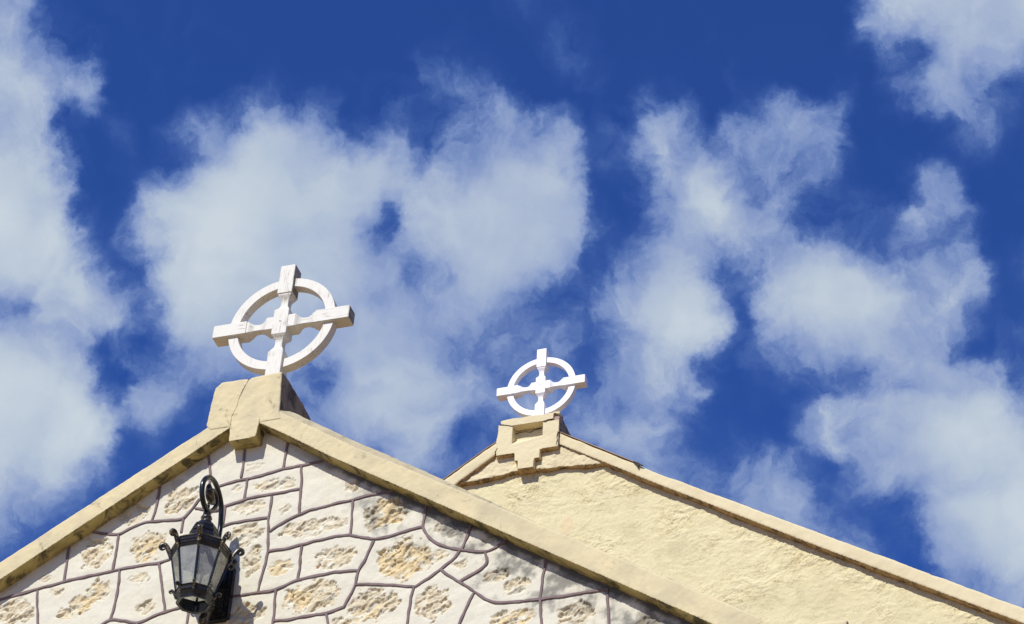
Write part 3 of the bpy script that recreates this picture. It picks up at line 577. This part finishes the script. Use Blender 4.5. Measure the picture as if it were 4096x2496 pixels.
        from_bm('roof_membrane', bm, M_EDGE, root)
    # torn flap of the membrane
    bm = bmesh.new(); x, z = 1.05, 14.47
    P = [(1.0, 14.507), (1.048, 14.480), (1.10, 14.437), (1.058, 14.449), (1.049, 14.422), (1.032, 14.459)]
    add_prism(bm, P, YC-.022, YC-.012); from_bm('torn_flap', bm, M_CRACK, root)['label'] = 'torn dark flap on the upper edge'
    # triangular moulded panel under the pedestal
    bm = bmesh.new()
    add_prism(bm, [(-.25, 14.86), (-.324, 14.806), (-.72, 14.53), (-.664, 14.572), (-.455, 14.577), (-.28, 14.590), (-.104, 14.619), (.067, 14.607), (.165, 14.590), (.30, 14.592), (.443, 14.578), (.60, 14.562), (.745, 14.556), (.655, 14.622), (.374, 14.81), (.25, 14.86)], YQ, YQ+.11)
    o = from_bm('gable_panel', bm, [M_YELLOW, M_YELLOW_UNDER], root); weather(o, .008, .034, .16, fine=.014); face_slots(o, underside_fn(0, -.4))
    # pedestal with stepped corbel and square recess
    bm = bmesh.new()
    y0, y1 = YP, 6.08
    add_box(bm, -.157, .138, y0+.085, y1, 14.80, 15.09)               # behind the recess
    add_prism(bm, [(-.300, 14.78), (-.156, 14.78), (-.156, 15.10), (-.296, 15.128), (-.300, 15.02), (-.312, 14.95)], y0, y1)
    add_prism(bm, [(.138, 14.785), (.290, 14.785), (.294, 15.092), (.138, 15.092)], y0, y1)
    add_prism(bm, [(-.157, 14.783), (-.157, 14.888), (.139, 14.932), (.139, 14.783)], y0, y1)
    v = [(-.157, y0, 14.886), (.139, y0, 14.925), (.139, y0+.09, 14.99), (-.157, y0+.09, 14.985), (-.157, y0+.09, 14.86), (.139, y0+.09, 14.86), (-.157, y0, 14.86), (.139, y0, 14.86)]
    v = [bm.verts.new(q) for q in v]
    for f in ((0, 1, 2, 3), (3, 2, 5, 4), (4, 5, 7, 6), (6, 7, 1, 0), (0, 3, 4, 6), (1, 7, 5, 2)): bm.faces.new([v[i] for i in f])
    add_prism(bm, [(-.128, 14.80), (-.119, 14.69), (-.088, 14.69), (-.088, 14.594), (.062, 14.594), (.067, 14.688), (.118, 14.689), (.12, 14.80)], y0, y0+.14)
    o = from_bm('pedestal', bm, [M_YELLOW, M_CREAM_SIDE, M_YELLOW_UNDER], root); weather(o, .006, .009, .14, smooth_it=1, fine=.004)
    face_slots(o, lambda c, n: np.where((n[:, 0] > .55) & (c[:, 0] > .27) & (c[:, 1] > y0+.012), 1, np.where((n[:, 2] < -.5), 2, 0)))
    # loose cap slab, parted from the block by a crack, with a missing corner
    bm = bmesh.new()
    add_prism(bm, [(-.270, 15.128), (-.157, 15.092), (-.06, 15.094), (.06, 15.092), (.140, 15.094), (.180, 15.103), (.236, 15.108), (.240, 15.178), (-.255, 15.178), (-.279, 15.165)], y0-.006, y0+.16)
    add_box(bm, -.270, .285, y0+.07, y1-.03, 15.10, 15.185)
    add_prism(bm, [(.255, 15.165), (.294, 15.150), (.300, 15.178), (.23, 15.19)], y0-.004, y0+.1)
    o = from_bm('cap_slab', bm, [M_YELLOW, M_CREAM_SIDE], root); weather(o, .006, .010, .12, smooth_it=1, fine=.005)
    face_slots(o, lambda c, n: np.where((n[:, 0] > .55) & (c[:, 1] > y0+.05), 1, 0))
    bm = bmesh.new(); add_box(bm, .232, .288, y0+.018, y0+.12, 15.085, 15.17)
    o = from_bm('exposed_block', bm, M_BRICK, root); weather(o, .005, .014, .05, fine=.006)
    CRACK([(.238, 15.103), (.19, 15.10), (.165, 15.087), (.14, 15.088)], .0035, y0-.006, root)
    CRACK([(-.275, 15.128), (-.24, 15.122), (-.2, 15.106), (-.157, 15.088)], .0035, y0-.005, root)
    CRACK([(-.157, 15.06), (-.1, 15.072), (-.05, 15.068), (-.005, 15.055), (.03, 15.076), (.09, 15.08), (.137, 15.092)], .003, y0+.078, root)
    CRACK([(.288, 14.95), (.278, 14.90), (.283, 14.86), (.272, 14.80)], .008, y0-.003, root)
    CRACK([(-.306, 14.80), (-.312, 14.83), (-.292, 14.87)], .006, y0-.003, root)
build_rear()

# ------------------------------------------------------------ ringed crosses
def square_bar(bm, r_of, s0, s1, axis, y_c, extra=()):
    """square bar along x or z; r_of(s) half thickness; chamfered corners"""
    ss = sorted(set([s0, s1, s0+math.copysign(.006, s1-s0), s1-.006]+[s for s in extra if s0 < s < s1]))
    lay = bm.verts.layers.float.get('along_x') or bm.verts.layers.float.new('along_x')
    prev = None
    for i, s in enumerate(ss):
        r = r_of(s)-(.004 if i in (0, len(ss)-1) else 0); c = .0025
        pr = [(-r+c, -r), (r-c, -r), (r, -r+c), (r, r-c), (r-c, r), (-r+c, r), (-r, r-c), (-r, -r+c)]
        ring = []
        for a, b in pr:
            v = bm.verts.new((s, y_c+b, a) if axis == 'x' else (a, y_c+b, s)); v[lay] = 1. if axis == 'x' else 0.
            ring.append(v)
        if prev:
            for k in range(8): bm.faces.new([prev[k], prev[(k+1) % 8], ring[(k+1) % 8], ring[k]])
        else: bm.faces.new(ring)
        prev = ring
    bm.faces.new(prev[::-1])
PROF = [(0, .055), (.106, .055), (.108, .0535), (.118, .047), (.130, .038), (.145, .031), (.160, .0278), (.175, .0272), (.190, .0278), (.205, .0305), (.220, .036), (.233, .043), (.243, .0475), (.2555, .049), (.2575, .055), (.6, .055)]
def make_cross(name, center, k, tilt, foot, mat, label, seed):
    root = empty(name, (center[0], center[1], center[2])); tag(root, label, 'cross')
    T = .0555
    def r_of(s): return float(np.interp(abs(s), [p[0] for p in PROF], [p[1] for p in PROF]))
    ex = [sg*p[0] for p in PROF for sg in (-1, 1)]+[i*.02 for i in range(-40, 26)]
    def fin(bm, nm):
        bmesh.ops.scale(bm, vec=(k, k, k), verts=bm.verts)
        if True:
            for v in bm.verts: v.co += Vector(root.location)
        o = from_bm(nm, bm, mat, root)
        return o
    bm = bmesh.new(); square_bar(bm, r_of, -foot, .505, 'z', T, ex); up = fin(bm, 'upright')
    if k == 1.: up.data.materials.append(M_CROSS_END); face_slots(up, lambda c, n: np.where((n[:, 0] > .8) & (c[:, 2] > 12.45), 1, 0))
    bm = bmesh.new(); square_bar(bm, lambda s: r_of(s)-.0015, -.508, .508, 'x', T+.004, ex); bar = fin(bm, 'crossbar')
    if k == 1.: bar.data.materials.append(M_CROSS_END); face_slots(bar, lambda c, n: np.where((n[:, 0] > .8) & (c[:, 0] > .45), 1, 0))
    bm = bmesh.new(); lay = bm.verts.layers.float.new('along_x'); prev = first = None; n = 128; Ri, Ro, y0, y1, c = .325, .396, .026, .098, .002
    for i in range(n):
        a = 2*math.pi*i/n; ring = []
        for r, y in ((Ri+c, y0), (Ro-c, y0), (Ro, y0+c), (Ro, y1-c), (Ro-c, y1), (Ri+c, y1), (Ri, y1-c), (Ri, y0+c)):
            ring.append(bm.verts.new((r*math.cos(a), y, r*math.sin(a))))
        if prev:
            for q in range(8): bm.faces.new([prev[q], prev[(q+1) % 8], ring[(q+1) % 8], ring[q]])
        else: first = ring
        prev = ring
    for q in range(8): bm.faces.new([prev[q], prev[(q+1) % 8], first[(q+1) % 8], first[q]])
    fin(bm, 'ring')
    bm = bmesh.new(); bmesh.ops.create_uvsphere(bm, u_segments=10, v_segments=6, radius=.0045); nail = fin(bm, 'nail_head'); nail.data.materials[0] = M_CRACK
    nail.parent = up; nail.matrix_parent_inverse = Matrix.Identity(4)
    root.rotation_euler = (0, tilt, 0)
    return root
make_cross('ringed_cross', (0, .33, 12.187), 1., rad(.73), .73, M_CROSS_A, 'large weathered white wheel cross with grime streaks on the cracked pedestal of the stone gable', 1)
make_cross('ringed_cross', (0, 5.878, 15.742), .86, rad(-.45), .66, M_CROSS_B, 'smaller clean bright white wheel cross on the recessed pedestal of the yellow stucco gable', 2)

# ------------------------------------------------------------ wall lantern
LX, LY = -.037, -.23
def ngon_ring(bm, R, z, n=8, ph=0, cx=LX, cy=LY):
    return [bm.verts.new((cx+R*math.cos(ph+2*math.pi*i/n), cy+R*math.sin(ph+2*math.pi*i/n), z)) for i in range(n)]
def lathe(bm, prof, n=8, ph=0, cx=LX, cy=LY, cap=True):
    prev = first = None
    for R, z in prof:
        r = ngon_ring(bm, R, z, n, ph, cx, cy)
        if prev:
            for i in range(n): bm.faces.new([prev[i], prev[(i+1) % n], r[(i+1) % n], r[i]])
        else: first = r
        prev = r
    if cap: bm.faces.new(first[::-1]); bm.faces.new(prev)
    else:
        for i in range(n): bm.faces.new([prev[i], prev[(i+1) % n], first[(i+1) % n], first[i]])
def tube(bm, pts, rads, n=10, flat=1.):
    pts = [Vector(p) for p in pts]; m = len(pts); prev = None; ref = None
    for i, p in enumerate(pts):
        t = (pts[min(i+1, m-1)]-pts[max(i-1, 0)]).normalized()
        if ref is None: ref = t.orthogonal().normalized() if abs(t.x) > .9 else Vector((1, 0, 0))
        a = (ref-t*ref.dot(t)).normalized(); ref = a; b = t.cross(a); r = rads[i] if isinstance(rads, (list, tuple)) else rads
        ring = [bm.verts.new(p+a*r*flat*math.cos(2*math.pi*k/n)+b*r*math.sin(2*math.pi*k/n)) for k in range(n)]
        if prev:
            for k in range(n): bm.faces.new([prev[k], prev[(k+1) % n], ring[(k+1) % n], ring[k]])
        else: bm.faces.new(ring[::-1])
        prev = ring
    bm.faces.new(prev)
def spline(P, per=8):
    P = [Vector(p) for p in P]; out = []
    for i in range(len(P)-1):
        p0, p1, p2, p3 = P[max(i-1, 0)], P[i], P[i+1], P[min(i+2, len(P)-1)]
        for k in range(per):
            t = k/per; out.append(.5*((2*p1)+(p2-p0)*t+(2*p0-5*p1+4*p2-p3)*t*t+(3*p1-p0-3*p2+p3)*t**3))
    out.append(P[-1]); return out
def build_lantern():
    root = empty('wall_lantern', (LX, .1, 9.6))
    def sub(o, part): o.parent = part; o.matrix_parent_inverse = Matrix.Identity(4); return o   # all meshes share world coordinates
    tag(root, 'black iron wall lantern with gilded leaf curls and clear panes hanging from scrolled arm', 'lantern')
    PH = rad(-69.6)                       # one rib faces the viewer
    ZT, ZB, RT, RB = 9.884, 9.625, .177, .116
    vdir = [Vector((math.cos(PH+i*math.pi/4), math.sin(PH+i*math.pi/4), 0)) for i in range(8)]
    C = Vector((LX, LY, 0))
    # top rim with stepped mouldings
    bm = bmesh.new()
    lathe(bm, [(q-.028, z) for q, z in [(.192, ZT-.004), (.206, ZT-.008), (.212, ZT+.004), (.208, ZT+.010), (.214, ZT+.018), (.214, ZT+.028), (.220, ZT+.034), (.220, ZT+.046), (.210, ZT+.054), (.214, ZT+.064), (.204, ZT+.074), (.19, ZT+.076), (.19, ZT)]], 8, PH, cap=False)
    top_rim = from_bm('top_rim', bm, M_IRON, root)
    bm = bmesh.new()
    lathe(bm, [(.176, ZT+.074), (.15, ZT+.095), (.108, 10.008), (.098, 10.014), (.098, 10.03), (.086, 10.034), (.086, 10.05), (.092, 10.056), (.092, 10.07), (.078, 10.078), (.078, 10.09), (.082, 10.096), (.07, 10.118), (.05, 10.13), (.05, 10.139), (.02, 10.145)], 8, PH)
    from_bm('roof', bm, M_IRON, root)
    bm = bmesh.new()
    lathe(bm, [(.026, 10.14), (.034, 10.15), (.026, 10.158), (.034, 10.168), (.037, 10.18), (.030, 10.194), (.022, 10.2), (.026, 10.21), (.024, 10.224), (.012, 10.235), (.006, 10.245)], 14)
    from_bm('finial', bm, M_GILT, root, True)
    # corner bars and panes
    for i in range(8):
        a = C+vdir[i]*RB+Vector((0, 0, ZB)); b = C+vdir[i]*RT+Vector((0, 0, ZT))
        bm = bmesh.new(); tube(bm, [a, b], .0085, 6); from_bm('corner_bar', bm, M_IRON, root)
        a2 = C+vdir[(i+1) % 8]*RB+Vector((0, 0, ZB)); b2 = C+vdir[(i+1) % 8]*RT+Vector((0, 0, ZT))
        bm = bmesh.new(); q = [a.lerp(a2, .04), a.lerp(a2, .96), b.lerp(b2, .96), b.lerp(b2, .04)]
        nrm = (q[1]-q[0]).cross(q[3]-q[0]).normalized()*.0015
        f = [bm.verts.new(p-nrm*.5) for p in q]; g = [bm.verts.new(p+nrm*.5) for p in q]
        bm.faces.new(f); bm.faces.new(g[::-1])
        for k in range(4): bm.faces.new([f[k], g[k], g[(k+1) % 4], f[(k+1) % 4]])
        from_bm('pane', bm, M_PANE, root)
    # open bottom rim
    bm = bmesh.new()
    lathe(bm, [(q-.021, z) for q, z in [(.112, ZB-.075), (.128, ZB-.079), (.132, ZB-.067), (.126, ZB-.058), (.136, ZB-.034), (.144, ZB-.026), (.144, ZB-.012), (.138, ZB), (.146, ZB+.008), (.126, ZB+.012), (.118, ZB-.02)]], 8, PH, cap=False)
    bottom_rim = from_bm('bottom_rim', bm, M_IRON, root)
    # leafy curls on the corners
    def curl(rim, base, out, size, flip=1):
        up = Vector((0, 0, 1)); P = []
        key = [(-.02, -.8), (.10, -.35), (.26, .1), (.48, .55), (.78, .85), (1.05, .78), (1.14, .52), (.96, .30), (.76, .36), (.72, .56), (.84, .62)]
        P = spline([base+out*(x*size)+up*(z*size*flip) for x, z in key], 5); n = len(P)
        rr = [size*(.08+.13*math.sin(math.pi*min(1, (i/n)*1.35))**.8*(1-.35*i/n)) for i in range(n)]
        bm = bmesh.new(); tube(bm, P, rr, 8, 1.35)
        # acanthus lobes along the outside
        for j in (6, 11, 16, 21):
            p = P[min(j, n-1)]; bmesh.ops.create_uvsphere(bm, u_segments=8, v_segments=5, radius=rr[min(j, n-1)]*.95, matrix=Matrix.Translation(p-up*.004*flip+out*.002))
        return sub(from_bm('leaf_curl', bm, M_GILT, None, True), rim)
    for i in range(8):
        curl(top_rim, C+vdir[i]*(RT+.004)+Vector((0, 0, ZT+.025)), vdir[i], .064)
        curl(bottom_rim, C+vdir[i]*(RB-.002)+Vector((0, 0, ZB-.018)), vdir[i], .036, 1)
    # scrolled arm
    pts = [(LX, .055, 9.93), (LX, .01, 9.96), (LX, -.025, 10.06), (LX, -.032, 10.185), (LX, -.032, 10.268), (LX, -.058, 10.378), (LX, -.108, 10.442), (LX, -.189, 10.480), (LX, -.272, 10.462), (LX, -.335, 10.395), (LX, -.345, 10.325), (LX, -.318, 10.268), (LX, -.268, 10.236), (LX, -.212, 10.244), (LX, -.160, 10.290), (LX, -.130, 10.345), (LX, -.136, 10.392), (LX, -.175, 10.418), (LX, -.212, 10.405), (LX, -.222, 10.378), (LX, -.205, 10.362)]
    S = spline(pts, 6); n = len(S)
    bm = bmesh.new(); tube(bm, S, [.017 if i < n*.62 else .017-.006*(i-n*.62)/(n*.38) for i in range(n)], 12); arm = from_bm('scroll_arm', bm, M_IRON, root, True)
    bm = bmesh.new(); L = spline([(LX, -.262, 10.42), (LX, -.25, 10.385), (LX, -.225, 10.35), (LX, -.19, 10.335), (LX, -.165, 10.35)], 5)
    tube(bm, L, [.006+.026*math.sin(math.pi*i/(len(L)-1))**.7 for i in range(len(L))], 10, .9); sub(from_bm('leaf', bm, M_GILT, None, True), arm)
    bm = bmesh.new(); tube(bm, [(LX, LY, 10.22), (LX, LY, 10.25), (LX, LY-.004, 10.275), (LX, LY-.006, 10.29)], [.012, .01, .013, .006], 10); from_bm('hook', bm, M_IRON, root, True)
    # back plate with raised frame and crest
    px = -.030
    bm = bmesh.new()
    def panel(w, z0, z1, y0, y1, c=.012):
        add_prism(bm, [(px-w+c, z0), (px+w-c, z0), (px+w, z0+c), (px+w, z1-c), (px+w-c, z1), (px-w+c, z1), (px-w, z1-c), (px-w, z0+c)], y0, y1)
    panel(.082, 9.615, 10.0, .062, .10); panel(.070, 9.63, 9.985, .048, .064); panel(.052, 9.652, 9.963, .036, .050, .008)
    from_bm('back_plate', bm, M_IRON, root)
    bm = bmesh.new()
    for sx in (-1, 1): tube(bm, spline([(px, .05, 10.05), (px+sx*.03, .05, 10.045), (px+sx*.06, .052, 10.02), (px+sx*.082, .055, 10.012), (px+sx*.09, .055, 10.03), (px+sx*.076, .055, 10.038)], 5), .013, 8)
    tube(bm, [(px, .05, 9.99), (px, .045, 10.03), (px, .05, 10.08), (px, .055, 10.11)], [.02, .03, .02, .006], 10)
    from_bm('crest', bm, M_GILT, root, True)
    # lower stay with leaf drop, from the plate to below the rim
    bm = bmesh.new(); T = spline([(LX, .06, 9.70), (LX, .0, 9.66), (LX, -.04, 9.60), (LX, -.07, 9.555), (LX, -.075, 9.52), (LX, -.05, 9.49), (LX, -.02, 9.47)], 6)
    tube(bm, T, [.012+.022*math.sin(math.pi*min(1, i/len(T)*1.0))**2 for i in range(len(T))], 10); from_bm('lower_stay', bm, M_GILT, root, True)
    # lamp holder and clear bulb
    bm = bmesh.new(); lathe(bm, [(.03, 9.93), (.03, 9.90), (.019, 9.895), (.019, 9.862)], 14); holder = from_bm('lamp_holder', bm, M_IRON, root, True)
    bm = bmesh.new(); lathe(bm, [(.014, 9.866), (.015, 9.85), (.022, 9.83), (.034, 9.81), (.041, 9.785), (.040, 9.765), (.031, 9.745), (.016, 9.734), (.003, 9.731)], 20); sub(from_bm('bulb', bm, M_BULB, None, True), holder)
build_lantern()
